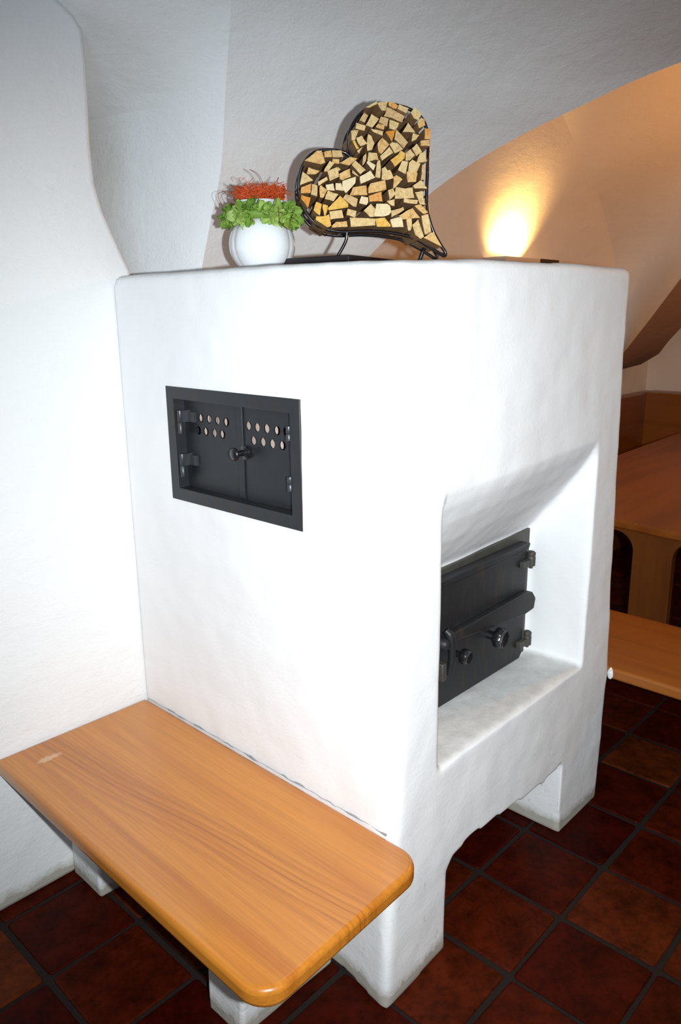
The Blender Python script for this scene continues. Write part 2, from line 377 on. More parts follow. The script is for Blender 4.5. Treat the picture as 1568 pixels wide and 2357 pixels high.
# ------------------------------------------------------------------ the room
rnd = random.Random(7)
def build_floor():
    bm = bmesh.new(); tone = bm.faces.layers.float.new('tone')
    v = [bm.verts.new(p) for p in ((-3.4, -3.4, -0.006), (6.2, -3.4, -0.006), (6.2, 2.2, -0.006), (-3.4, 2.2, -0.006))]
    f = bm.faces.new(v); f.material_index = 1
    S = 0.2616; ox, oy = 0.5236, -0.1734
    for i in range(-15, 22):
        sh = 0.21 * S if i < -2 else 0.0
        for j in range(-13, 10):
            g = 0.0075
            x0, x1 = ox + i*S + g, ox + (i+1)*S - g; y0, y1 = oy + sh + j*S + g, oy + sh + (j+1)*S - g
            if x1 > 6.2 or x0 < -3.4 or y0 < -3.4 or y1 > 2.2: continue
            t = rnd.random(); dz = rnd.uniform(-0.0012, 0.0)
            cx, cy, hw = (x0+x1)/2, (y0+y1)/2, (x1-x0)/2
            def ring(h, z, r):
                out = []
                for sx, sy, a0 in ((1, 1, 0), (-1, 1, 90), (-1, -1, 180), (1, -1, 270)):
                    for k in range(4):
                        a = math.radians(a0 + 30*k)
                        out.append(bm.verts.new((cx + sx*(h-r) + r*math.cos(a) + jit[len(out)//4][0], cy + sy*(h-r) + r*math.sin(a) + jit[len(out)//4][1], z)))
                return out
            jit = [(rnd.uniform(-.003, .003), rnd.uniform(-.003, .003)) for _ in range(4)]
            R3 = [ring(hw, -0.007, 0.010), ring(hw, -0.003 + dz, 0.010), ring(hw - 0.0015, -0.001 + dz, 0.010), ring(hw - 0.005, dz, 0.009)]
            for A, B in zip(R3, R3[1:]):
                for k in range(16):
                    f = bm.faces.new((A[k], A[(k+1) % 16], B[(k+1) % 16], B[k])); f[tone] = t; f.smooth = True
            f = bm.faces.new(R3[-1]); f[tone] = t
    me = bpy.data.meshes.new('floor'); bm.to_mesh(me); bm.free()
    me.materials.append(M['tile']); me.materials.append(M['grout'])
    o = bpy.data.objects.new('floor', me); COL.objects.link(o); tag(o, kind='structure')
build_floor()

def wavy(bm, amp, freq, keep=None):
    for v in bm.verts:
        if keep and keep(v.co): continue
        v.co += amp * Vector((mnoise.noise(v.co*freq), mnoise.noise(v.co*freq + Vector((9, 3, 1))), mnoise.noise(v.co*freq + Vector((2, 7, 5)))))

def build_wall_left():
    prof = [(-3.2, -0.003), (0.062, -0.003), (0.062, 1.715), (0.030, 1.78), (-0.008, 1.865), (-0.024, 1.93), (-0.027, 2.02), (-0.022, 2.12), (-0.019, 2.21),
            (-0.022, 2.285), (-0.045, 2.315), (-0.08, 2.335), (-0.15, 2.37), (-0.3, 2.44), (-0.6, 2.56), (-1.2, 2.75), (-3.2, 3.0)]
    bm = bmesh.new(); prism(bm, [(x, 0.972, z) for x, z in prof], (0, 0.28, 0))
    o = link('wall_left', bm, M['wall'], bevel=0.016, seg=3, angle=60); tag(o, kind='structure')
build_wall_left()

# groin vault over the stove
A = [(0.29, 0.985, -0.003), (0.297, 0.985, 0.8), (0.299, 0.978, 1.703), (0.306, 0.972, 1.752), (0.326, 0.941, 1.895), (0.332, 0.911, 1.985), (0.319, 0.857, 2.143), (0.294, 0.80, 2.264),
     (0.258, 0.739, 2.36), (0.189, 0.64, 2.453), (0.081, 0.496, 2.535)]
E = [(1.05, 1.02, -0.003), (1.052, 1.015, 0.8), (1.054, 1.008, 1.769), (1.07, 0.99, 1.799), (1.091, 0.967, 1.826), (1.151, 0.894, 1.917), (1.208, 0.804, 2.015), (1.277, 0.671, 2.108), (1.345, 0.544, 2.176),
     (1.405, 0.419, 2.232), (1.481, 0.265, 2.298), (1.549, 0.105, 2.348), (1.62, -0.098, 2.398), (1.736, -0.347, 2.457)]
def resample(P, lo, n):
    """n points, equally spaced, on the smooth curve through P from index lo on"""
    C_ = catmull(P[lo:], 8); L = [0]
    for a, b in zip(C_, C_[1:]): L.append(L[-1] + (b-a).length)
    out = []; k = 0
    for i in range(n):
        s = L[-1]*i/(n-1)
        while k < len(L)-2 and L[k+1] < s: k += 1
        out.append(C_[k].lerp(C_[k+1], (s-L[k])/max(1e-9, L[k+1]-L[k])))
    return out
def build_vault():
    n = 30
    a = resample(A, 2, n); e = resample(E, 2, n)
    a = [Vector(A[0]), Vector(A[1])] + a; e = [Vector(E[0]), Vector(E[1])] + e
    bm = bmesh.new()
    grid_mesh(bm, ruled(a, e, 22, sag=(-0.02, 0.05, 0.03)))
    rows = []
    for p in a:
        k = min(1, max(0, (p.z - 2.12)/0.24)); k = k*k*(3-2*k)
        lf = Vector((0.16, 1.50, p.z)).lerp(Vector((-0.42 - 0.2*k, 1.27, p.z - 0.05)), k)
        ct = Vector((p.x - 0.098, p.y + 0.125, p.z)).lerp((lf + p)/2 + Vector((0.02, 0.04, 0.02)), k)
        rows.append([(1-t)**2*lf + 2*t*(1-t)*ct + t*t*p for t in [j/14 for j in range(15)]])
    grid_mesh(bm, rows)
    # far side of the arch, turned to the dining bay
    grid_mesh(bm, ruled(e, [p + Vector((0.22, 0.75, 0.12)) for p in e], 6))
    # the vault going on overhead
    top = [a[-1].lerp(e[-1], t/12) for t in range(13)]
    rows = []
    for j in range(9):
        s = j/8
        rows.append([p + Vector((-1.6*s, -1.9*s, 0.45*math.sin(s*PI/2))) for p in top])
    grid_mesh(bm, rows)
    wavy(bm, 0.006, 4.0)
    bmesh.ops.remove_doubles(bm, verts=bm.verts[:], dist=0.0015)
    o = link('ceiling', bm, M['vault'], smooth=True, sharp=14); tag(o, kind='structure')
build_vault()

# the dining bay behind
G = [(2.799, 1.204, 2.614), (2.86, 1.197, 2.571), (3.141, 1.198, 2.362), (3.549, 1.272, 2.176), (3.948, 1.363, 1.922), (4.15, 1.401, 1.647), (4.256, 1.408, 1.351), (4.267, 1.41, 0.9)]
def build_bay():
    g = resample([(2.35, 1.18, 2.95)] + G, 0, 20)
    l = resample([(0.9, 1.2, 3.0), (1.1, 1.45, 2.6), (1.25, 1.62, 2.2), (1.3, 1.68, 1.8), (1.3, 1.7, 1.3), (1.3, 1.7, 0.0)], 0, 20)
    bm = bmesh.new(); grid_mesh(bm, ruled(l, g, 16, sag=(0, 0.06, 0)))
    r = resample([(4.3, -0.6, 3.2), (4.0, 0.1, 2.75), (3.841, 0.504, 2.334), (3.872, 0.737, 2.02), (3.823, 0.878, 1.79), (3.816, 1.035, 1.56), (3.816, 1.168, 1.377), (3.795, 1.216, 1.302), (3.76, 1.30, 1.18)], 0, 20)
    grid_mesh(bm, ruled(g, r, 14, sag=(0.10, 0.05, 0.05)))
    # plain wall under the vault, beside the corner
    grid_mesh(bm, [[(3.7, 1.62, -0.003), (4.5, 1.62, -0.003), (5.24, 1.60, -0.003)], [(3.7, 1.62, 2.2), (4.5, 1.62, 2.2), (5.24, 1.60, 2.2)]])
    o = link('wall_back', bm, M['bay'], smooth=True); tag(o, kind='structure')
    bm = bmesh.new(); box(bm, 5.24, 5.4, -3.3, 1.62, -0.003, 3.3)
    tag(link('wall_right', bm, M['bay'], bevel=0.004), kind='structure')
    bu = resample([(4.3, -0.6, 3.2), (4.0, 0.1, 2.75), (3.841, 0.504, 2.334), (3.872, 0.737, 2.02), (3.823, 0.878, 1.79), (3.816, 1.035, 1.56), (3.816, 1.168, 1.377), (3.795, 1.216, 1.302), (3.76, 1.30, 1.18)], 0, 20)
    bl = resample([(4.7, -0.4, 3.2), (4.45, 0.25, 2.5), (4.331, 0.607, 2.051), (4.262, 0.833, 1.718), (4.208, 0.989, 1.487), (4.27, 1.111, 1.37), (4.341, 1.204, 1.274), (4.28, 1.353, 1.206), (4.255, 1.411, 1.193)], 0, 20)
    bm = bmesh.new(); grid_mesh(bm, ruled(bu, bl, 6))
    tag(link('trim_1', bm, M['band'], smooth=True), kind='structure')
build_bay()

# ------------------------------------------------------------------ masonry stove
stove = empty('masonry_stove', (0.55, 0.48, 0))
tag(stove, 'tall white plastered masonry stove with rounded corner, standing on two feet', 'stove')
STV = Matrix.Translation((0.55, 0.48, 0)).inverted()
def part(name, bm, mat, parent, **kw):
    o = link(name, bm, mat, parent, **kw)
    o.matrix_parent_inverse = parent_world(parent).inverted()
    return o
def parent_world(p):
    m = Matrix.Identity(4)
    chain = []
    while p is not None: chain.append(p); p = p.parent
    for q in reversed(chain):
        m = m @ (q.matrix_parent_inverse @ Matrix.LocRotScale(q.location, q.rotation_euler, q.scale) if q.parent else Matrix.LocRotScale(q.location, q.rotation_euler, q.scale))
    return m

def lerp_tab(tab, z):
    if z <= tab[0][0]: return tab[0][1]
    for (a, va), (b, vb) in zip(tab, tab[1:]):
        if z <= b: return va + (vb-va)*(z-a)/(b-a)
    return tab[-1][1]
XR = [(0.0, 1.110), (0.2, 1.118), (0.40, 1.124), (0.448, 1.132), (0.50, 1.124), (1.035, 1.096), (1.43, 1.070), (1.72, 1.064)]
def stove_body():
    bm = bmesh.new(); rings = []
    levels = [(-0.003, 0), (0.1, 0), (0.2, 0), (0.3, 0), (0.4, 0), (0.448, 0), (0.5, 0), (0.7, 0), (1.0, 0), (1.25, 0), (1.43, 0), (1.6, 0)]
    Rt = 0.020
    for k in range(7):
        a = k*PI/12; levels.append((1.70 - Rt + Rt*math.sin(a), Rt*(1-math.cos(a))))
    for z, ins in levels:
        xr = lerp_tab(XR, z) - ins; cx = -0.022*max(0, 1-z/0.5) + ins - 0.004; cy = -0.008 + ins - 0.006
        r = 0.018 + 0.022*min(1, max(0, (z-0.1)/0.5))
        pts = []
        for k in range(7):   # rounded front corner
            a = PI + k*PI/12; pts.append((cx + r + r*math.cos(a), cy + r + r*math.sin(a)))
        pts.append((0.30, ins*1.0)); pts.append((0.7, ins*1.0))
        r2 = 0.022
        for k in range(5):
            a = -PI/2 + k*PI/8; pts.append((xr - r2 + r2*math.cos(a), ins + r2 + r2*math.sin(a)))
        pts += [(xr, 0.969), (0.0 + ins, 0.969), (0.0 + ins, 0.5), (0.0 + ins, 0.15)]
        ring = []
        for x, y in pts:
            dz = 0
            if z > 1.6:   # the top edge sags to the corner and rises to the right
                dz = -0.010*math.exp(-((x/0.22)**2 + (y/0.25)**2)) + 0.010*min(1, max(0, x)/0.6)
            ring.append(bm.verts.new((x, y, z + dz)))
        rings.append(ring)
    n = len(rings[0])
    for a, b in zip(rings, rings[1:]):
        for k in range(n): bm.faces.new((a[k], a[(k+1) % n], b[(k+1) % n], b[k]))
    bm.faces.new(rings[0][::-1]); bm.faces.new(rings[-1])
    o = link('plaster_body', bm, M['stove'])
    cutters = []
    def cut(cb):
        c = link('cutter', cb, M['stove']); cutters.append(c)
        m = o.modifiers.new('cut', 'BOOLEAN'); m.operation = 'DIFFERENCE'; m.solver = 'EXACT'; m.object = c
    cb = bmesh.new()   # firebox niche with its sloping hood
    def prof(x, zt, zb): return [cb.verts.new((x, y, z)) for y, z in ((-0.12, 0.547), (0.2, 0.538), (0.2, zb), (0.10, zb + (zt-zb)*0.48), (0.045, zb + (zt-zb)*0.78), (0.012, zt), (-0.004, zt + 0.040), (-0.12, zt + 0.34))]
    a, b = prof(0.178, 1.172, 0.928), prof(0.921, 1.208, 0.955)
    cb.faces.new(a[::-1]); cb.faces.new(b)
    for i in range(8): cb.faces.new((a[i], a[(i+1) % 8], b[(i+1) % 8], b[i]))
    cut(cb)
    cb = bmesh.new()   # wood hole between the feet
    prism(cb, [(x, -0.12, z) for x, z in ((0.224, -0.1), (0.227, 0.232), (0.250, 0.256), (0.326, 0.268), (0.52, 0.251), (0.714, 0.237), (0.832, 0.250), (0.834, -0.1))], (0, 0.98, 0))
    cut(cb)
    cb = bmesh.new(); box(cb, -0.12, 0.31, 0.270, 0.738, 1.137, 1.402); cut(cb)   # warming chamber
    rm = o.modifiers.new('remesh', 'REMESH'); rm.mode = 'VOXEL'; rm.voxel_size = 0.0085
    sm = o.modifiers.new('smooth', 'SMOOTH'); sm.factor = 0.5; sm.iterations = 3
    bake(o)
    for c in cutters:
        me = c.data; bpy.data.objects.remove(c); bpy.data.meshes.remove(me)
    normals = [v.normal.copy() for v in o.data.vertices]
    for v, nn in zip(o.data.vertices, normals):
        p = v.co.copy()
        if p.z > 0.01 and p.y < 0.96:
            v.co = p + nn*(0.0028*mnoise.noise(p*5.0) + 0.0012*mnoise.noise(p*16.0))
    for p in o.data.polygons: p.use_smooth = True
    o.parent = stove; o.matrix_parent_inverse = STV
stove_body()

# warming compartment: steel frame, two perforated leaves, four hinges, knob
def warming_door():
    y0, y1, z0, z1 = 0.254, 0.753, 1.119, 1.420
    bm = bmesh.new()
    ring_o = [(y0, z0 + 0.001), (y1, z0 + 0.003), (y1, z1), (y0, z1 - 0.004)]; ring_i = [(0.286, 1.152), (0.722, 1.155), (0.722, 1.389), (0.286, 1.384)]
    def loop(r, x): return [bm.verts.new((x, y, z)) for y, z in r]
    a, b, c, d, e = loop(ring_o, 0.004), loop(ring_o, -0.0035), loop(ring_i, -0.0035), loop(ring_i, 0.060), loop([(y0, z0), (y1, z0), (y1, z1), (y0, z1)], 0.006)
    for A_, B_ in ((a, b), (b, c), (c, d)):
        for k in range(4): bm.faces.new((A_[k], A_[(k+1) % 4], B_[(k+1) % 4], B_[k]))
    fr = part('warming_door_frame', bm, M['iron'], stove, bevel=0.0012, seg=2)
    # chamber lining seen through the holes
    bm = bmesh.new()
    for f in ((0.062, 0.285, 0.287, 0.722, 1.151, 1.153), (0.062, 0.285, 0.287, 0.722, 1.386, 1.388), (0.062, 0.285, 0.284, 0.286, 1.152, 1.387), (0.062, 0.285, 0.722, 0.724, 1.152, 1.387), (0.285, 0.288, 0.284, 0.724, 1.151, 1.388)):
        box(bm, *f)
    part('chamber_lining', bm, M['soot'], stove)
    def leaf(ya, yb, holes):
        bm = bmesh.new(); box(bm, 0.030, 0.034, ya, yb, 1.153, 1.386)
        o = link('door_leaf', bm, M['leaf'])
        cs = []
        cb = bmesh.new()
        for (y, z) in holes:
            lathe(cb, [(0.0112, 0.0), (0.0112, 0.04)], (0.012, y, z), 'X', 20)
        c = link('cutter', cb, M['leaf'])
        m = o.modifiers.new('cut', 'BOOLEAN'); m.operation = 'DIFFERENCE'; m.solver = 'EXACT'; m.object = c
        bake(o); me = c.data; bpy.data.objects.remove(c); bpy.data.meshes.remove(me)
        o.parent = fr; o.matrix_parent_inverse = parent_world(fr).inverted()
        return o
    LT = [(0.685, 1.342), (0.653, 1.341), (0.619, 1.341), (0.585, 1.340), (0.551, 1.339)]; L2 = [(0.667, 1.308), (0.635, 1.308), (0.600, 1.307), (0.568, 1.307)]
    RT = [(0.466, 1.337), (0.434, 1.336), (0.400, 1.336), (0.365, 1.335), (0.333, 1.335)]; R2 = [(0.449, 1.303), (0.415, 1.303), (0.382, 1.302), (0.348, 1.302)]
    leaf(0.4935, 0.721, LT + L2); leaf(0.287, 0.4915, RT + R2)
    bm = bmesh.new(); box(bm, 0.026, 0.0298, 0.485, 0.508, 1.156, 1.383)
    part('closing_strip', bm, M['leaf'], fr, bevel=0.0008)
    # pale firebricks just behind the leaves, narrowed to shape lit half-moons in the holes
    k = 1.25*0.022
    for (y, z), w in ((LT[0], 0.3), (LT[1], 0.45), (LT[2], 0.55), (LT[3], 0.65), (L2[0], 0.4), (L2[1], 0.25), (L2[2], 0.7), (RT[0], 1), (RT[1], 1), (RT[2], 1), (R2[0], 1), (R2[1], 1), (R2[2], 1)):
        ca = y + k*0.98
        ya = ca - 0.016; yb = ya + 0.032*w - (0.003 if w < 1 else 0)
        bm = bmesh.new(); box(bm, 0.052, 0.10, ya, yb, z - 0.0185, z + 0.013)
        part('firebrick', bm, M['brick'], stove)
    def hinge(x, y, za, zb, leafdir):
        bm = bmesh.new()
        zm = (za + zb)/2
        lathe(bm, [(0.0062, za), (0.0066, za + 0.001), (0.0066, zm - 0.001), (0.0058, zm - 0.0004)], (x, y, 0), 'Z', 14)
        lathe(bm, [(0.0058, zm + 0.0004), (0.0066, zm + 0.001), (0.0066, zb - 0.001), (0.0062, zb)], (x, y, 0), 'Z', 14)
        if leafdir: box(bm, x, x + 0.028, y - 0.010, y - 0.006, zm, zb); box(bm, x + 0.018, 0.0299, y - 0.036, y - 0.010, zm, zb - 0.004)
        part('hinge', bm, M['hinge'], fr, smooth=True)
    hinge(0.004, 0.708, 1.299, 1.359, True); hinge(0.004, 0.709, 1.185, 1.246, True)
    hinge(-0.001, 0.2925, 1.322, 1.355, False); hinge(-0.001, 0.2925, 1.208, 1.241, False)
    bm = bmesh.new()
    lathe(bm, [(0.017, 0.0265), (0.017, 0.022), (0.008, 0.018), (0.007, 0.006), (0.011, -0.002), (0.0155, -0.006), (0.016, -0.010), (0.012, -0.014), (0.002, -0.0155)], (0, 0.477, 1.272), 'X', 22)
    part('knob', bm, M['knob'], fr, smooth=True)
warming_door()

# firebox door in the niche
def firebox_door():
    bm = bmesh.new(); prism(bm, [(x, 0.189, z) for x, z in ((0.26, 0.541), (0.900, 0.541), (0.903, 0.951), (0.26, 0.924))], (0, 0.018, 0))
    fr = part('firebox_frame', bm, M['castg'], stove, bevel=0.002)
    bm = bmesh.new()
    prism(bm, [(x, 0.160, z) for x, z in ((0.285, 0.551), (0.822, 0.551), (0.838, 0.566), (0.846, 0.893), (0.838, 0.906), (0.285, 0.898))], (0, 0.0285, 0))
    dr = part('firebox_door', bm, M['cast'], stove, bevel=0.006, seg=3)
    bm = bmesh.new()   # lip over the top edge
    prism(bm, [(x, 0.152, z) for x, z in ((0.285, 0.900), (0.838, 0.908), (0.846, 0.924), (0.285, 0.916))], (0, 0.036, 0))
    part('top_lip', bm, M['cast'], dr, bevel=0.004, seg=3)
    bm = bmesh.new()   # strap across the door, wide at the hinge side
    prism(bm, [(x, 0.136, z) for x, z in ((0.36, 0.752), (0.433, 0.768), (0.60, 0.772), (0.80, 0.778), (0.845, 0.772), (0.866, 0.747), (0.857, 0.713), (0.80, 0.708), (0.62, 0.724), (0.438, 0.742), (0.36, 0.738))], (0, 0.0245, 0))
    part('strap', bm, M['cast'], dr, bevel=0.006, seg=3)
    for zc in (0.871, 0.613):
        bm = bmesh.new()
        lathe(bm, [(0.003, zc - 0.030), (0.005, zc - 0.029), (0.005, zc - 0.022), (0.012, zc - 0.021), (0.0125, zc + 0.006), (0.011, zc + 0.008), (0.0115, zc + 0.010), (0.0125, zc + 0.020), (0.007, zc + 0.025), (0.001, zc + 0.026)], (0.853, 0.152, 0), 'Z', 14)
        box(bm, 0.800, 0.850, 0.146, 0.1605, zc - 0.018, zc + 0.002)
        part('hinge', bm, M['castg'], dr, smooth=True, bevel=0.002)
    def knob(x, z, r, ln, lobes):
        bm = bmesh.new()
        f = (lambda a, h: 1 + 0.05*math.cos(lobes*a)) if lobes else None
        y = 0.160
        lathe(bm, [(r*0.45, y), (r*0.42, y - ln*0.45), (r*0.8, y - ln*0.5), (r, y - ln*0.58), (r, y - ln*0.88), (r*0.86, y - ln), (r*0.78, y - ln*0.99), (r*0.7, y - ln*0.95), (r*0.05, y - ln*0.94)], (x, 0, z), 'Y', 48, f)
        part('air_knob', bm, M['knob'], dr, smooth=True)
    knob(0.640, 0.692, 0.029, 0.052, 8); knob(0.474, 0.690, 0.021, 0.045, 0)
    bm = bmesh.new()   # latch lever, hanging
    tube(bm, catmull([(0.400, 0.142, 0.785), (0.406, 0.130, 0.77), (0.412, 0.128, 0.73), (0.417, 0.132, 0.69), (0.417, 0.138, 0.655)], 6), [0.010]*4 + [0.012]*8 + [0.009]*13, 12)
    lathe(bm, [(0.015, 0.160), (0.015, 0.128), (0.008, 0.122), (0.001, 0.121)], (0.388, 0, 0.752), 'Y', 18)
    part('latch_lever', bm, M['cast'], dr, smooth=True)
    bm = bmesh.new(); box(bm, 0.372, 0.392, 0.128, 0.160, 0.650, 0.700)
    part('latch_block', bm, M['castg'], dr, bevel=0.003)
firebox_door()

# ------------------------------------------------------------------ wooden bench beside the stove
def bench():
    b = empty('corner_bench', (-0.24, 0.45, 0))
    tag(b, 'honey-coloured wooden bench seat with rounded corners against the white stove', 'bench')
    def rounded(pts, rad, seg=8):
        out = []; n = len(pts)
        for i in range(n):
            p = Vector(pts[i]); r = rad[i]
            if not r: out.append(p); continue
            a = (Vector(pts[i-1]) - p).normalized(); c = (Vector(pts[(i+1) % n]) - p).normalized()
            ang = a.angle(c); d = r/math.tan(ang/2); cen = p + (a + c).normalized()*(r/math.sin(ang/2))
            s = p + a*d - cen; e = p + c*d - cen
            for k in range(seg+1):
                t = k/seg; th = s.angle(e); out.append(cen + (s*math.sin((1-t)*th) + e*math.sin(t*th))/math.sin(th))
        return out
    pl = rounded([(-0.0055, 0.966), (-0.010, -0.108), (-0.482, -0.122), (-0.470, 0.966)], [0, 0.062, 0.060, 0])
    bm = bmesh.new(); prism(bm, [(p.x, p.y, 0.418) for p in pl], (0, 0, 0.042))
    part('seat_board', bm, M['bench'], b, bevel=0.012, seg=4, angle=50)
    for x0, ya, yb in ((-0.290, 0.812, 0.9695), (-0.300, 0.178, 0.305)):
        bm = bmesh.new(); box(bm, x0, -0.006, ya, yb, -0.003, 0.4178)
        bmesh.ops.subdivide_edges(bm, edges=bm.edges[:], cuts=8, use_grid_fill=True)
        wavy(bm, 0.004, 9.0, keep=lambda c: c.z > 0.41 or c.x > -0.01 or c.y > 0.965)
        part('plaster_support', bm, M['wall'], b, bevel=0.010, seg=3, angle=50)
    bm = bmesh.new()   # crumbling joint along the stove
    pts = []
    for k in range(60):
        y = 0.955 - 0.95*k/59; pts.append((-0.004 + rnd.uniform(-.0015, .0015), y, 0.4605 + rnd.uniform(-.001, .0015)))
    tube(bm, pts, [0.0005 + 0.0042*max(0, mnoise.noise(Vector((k*0.35, 3, 1))) + 0.08) for k in range(60)], 6)
    part('mortar_joint', bm, plain('joint_mortar', (0.28, 0.27, 0.25), 0.95, var=0.6, scale=90), b)
bench()

# ------------------------------------------------------------------ ornaments on top of the stove
HO = Vector((0.348, 0.373, 1.872)); HU = Vector((math.sin(math.radians(50)), -math.cos(math.radians(50)), 0)); HN = Vector((math.cos(math.radians(50)), math.sin(math.radians(50)), 0))
def hpt(u, z, d=0.0): return HO + HU*(u/1000) + Vector((0, 0, z/1000)) + HN*d
LOGS = """y 3,196 29,209 30,203 11,195
y 31,206 57,211 51,190 42,190 33,203
o 58,207 62,210 81,202 77,194 59,201
y 82,202 105,194 99,183 78,192
t 55,199 64,197 98,181 92,167 67,176 48,179 52,185
y 121,196 136,181 128,169 118,172 110,184 115,191
s 136,174 144,170 146,158 131,151 127,162
t -1,184 9,178 1,163 -12,168
y 18,183 36,173 20,154 4,159
t 40,177 59,173 55,156 35,165
y 61,170 84,163 81,156 74,147 60,151
s 32,160 48,157 45,147 26,153
y -20,161 2,155 -1,144 -22,149
y 15,150 45,144 43,135 20,144
r 50,143 74,147 66,122
t 77,150 106,121 96,108 73,128
y 105,163 123,142 92,143
y 117,141 133,137 125,127 114,122
o 145,151 159,150 158,127 145,127
s 135,123 156,125 157,112 136,112
y -33,144 -15,145 -24,123 -32,123
g -30,121 -24,122 -14,105 -20,103
y -21,128 -8,133 5,116 -11,110 -16,116
y 9,138 17,134 24,118 18,104 7,101 6,119
s 33,120 42,129 59,115 40,94 34,98 31,116
y 61,116 67,121 79,120 94,106 74,97
y 59,109 69,97 42,79 37,89
g 90,104 100,98 99,87 75,67 64,82 83,95
y 101,97 113,107 125,94 112,82 101,81
y 116,108 127,118 140,101 127,91
y 137,99 150,99 154,80 128,76 132,88
y 93,81 108,79 102,51 83,60
y 110,77 118,83 138,74 135,67 129,55 108,55
y 11,99 31,98 35,82 26,83 11,79 8,82
y -19,100 -5,109 -14,94
t -4,88 3,94 2,78 -6,67
w 8,79 26,69 21,57 4,74
y 31,78 37,80 39,57 37,40 25,42 28,62
t 142,71 150,72 150,38 140,39
y 42,61 49,65 55,57 61,58 70,40 55,36 41,37
s 104,56 130,53 127,33 107,32
s 78,47 93,38 72,17 70,19 71,44
w -13,42 13,56 24,40 -11,26
s 13,27 49,35 52,14 8,5 8,17
o 10,0 41,10 44,-12 12,-13
w -7,0 9,-3 9,-14 5,-20 -13,-16
y 56,12 68,16 75,4 60,-10
y 78,22 101,18 119,20 124,-3 76,-5 77,6
y 118,23 138,36 154,17 123,17
y 125,9 143,12 148,-16 153,-19 138,-19 133,-7
y 54,-12 73,-8 73,-23 66,-22
y 96,-6 131,-10 128,-19 95,-15
y 14,-19 25,-31 20,-49 11,-49 -4,-35
w 29,-18 55,-18 62,-22 65,-37 60,-43 44,-47 23,-47 27,-29
t 66,-33 96,-25 98,-32 78,-43 67,-49
s 86,-45 104,-34 119,-28 138,-50 99,-53 93,-54
s 123,-23 137,-20 157,-38 146,-42 132,-32
y 140,-46 156,-42 165,-81 150,-90
y 120,-66 134,-53 149,-94 140,-99 128,-90
y 102,-54 115,-52 116,-70 113,-80 107,-81
w 62,-55 81,-50 90,-50 95,-72 68,-73
g 26,-52 50,-49 66,-68 64,-70 31,-70
s 147,-97 165,-86 172,-84 194,-118
y -38,-51 24,-53 25,-68 -35,-72
s -82,-70 -71,-60 -45,-58 -43,-71 -80,-73
g -120,-48 -97,-47 -89,-43 -84,-69 -93,-73 -121,-56
y -87,-36 -56,-32 -52,-50 -85,-54
y -42,-30 -21,-35 -25,-50 -45,-44
g -119,-15 -106,-20 -111,-46 -118,-41 -126,-34
g -103,-20 -90,-23 -97,-47 -100,-44 -104,-27
g -91,-29 -61,-1 -42,-19 -42,-27 -89,-34
r -154,2 -132,-4 -139,-27 -155,-6
s -145,78 -115,100 -104,100 -96,74 -106,70
s -98,98 -81,101 -79,87 -97,86
t -79,100 -57,100 -53,86 -78,85
s -77,83 -61,83 -61,73 -78,74
s -60,74 -35,88 -17,85 -37,69
y -23,78 2,58 -11,48 -32,69
s -136,63 -109,55 -120,48 -140,48
y -85,77 -74,72 -90,54 -99,54 -97,60
y -150,54 -125,35 -157,24
y -91,53 -68,63 -63,42 -86,32
s -62,49 -37,60 -35,42 -54,35 -61,37
y -114,30 -93,42 -90,35 -113,21
o -155,17 -131,26 -133,5 -156,4
t -129,25 -116,21 -117,-3 -132,2
s -108,23 -92,12 -102,-6 -110,-5 -111,17
w -95,25 -76,28 -73,12 -91,13
w -72,27 -59,27 -53,10 -72,12
w -55,32 -23,42 -24,28 -47,5 -54,15
s -28,20 5,25 7,3 -37,1
y -90,11 -65,3 -77,-13 -98,-8
t -53,-5 -45,4 -17,-7 -21,-25 -28,-24
y -30,58 -13,43 -30,51
y -65,65 -58,59 -66,55"""
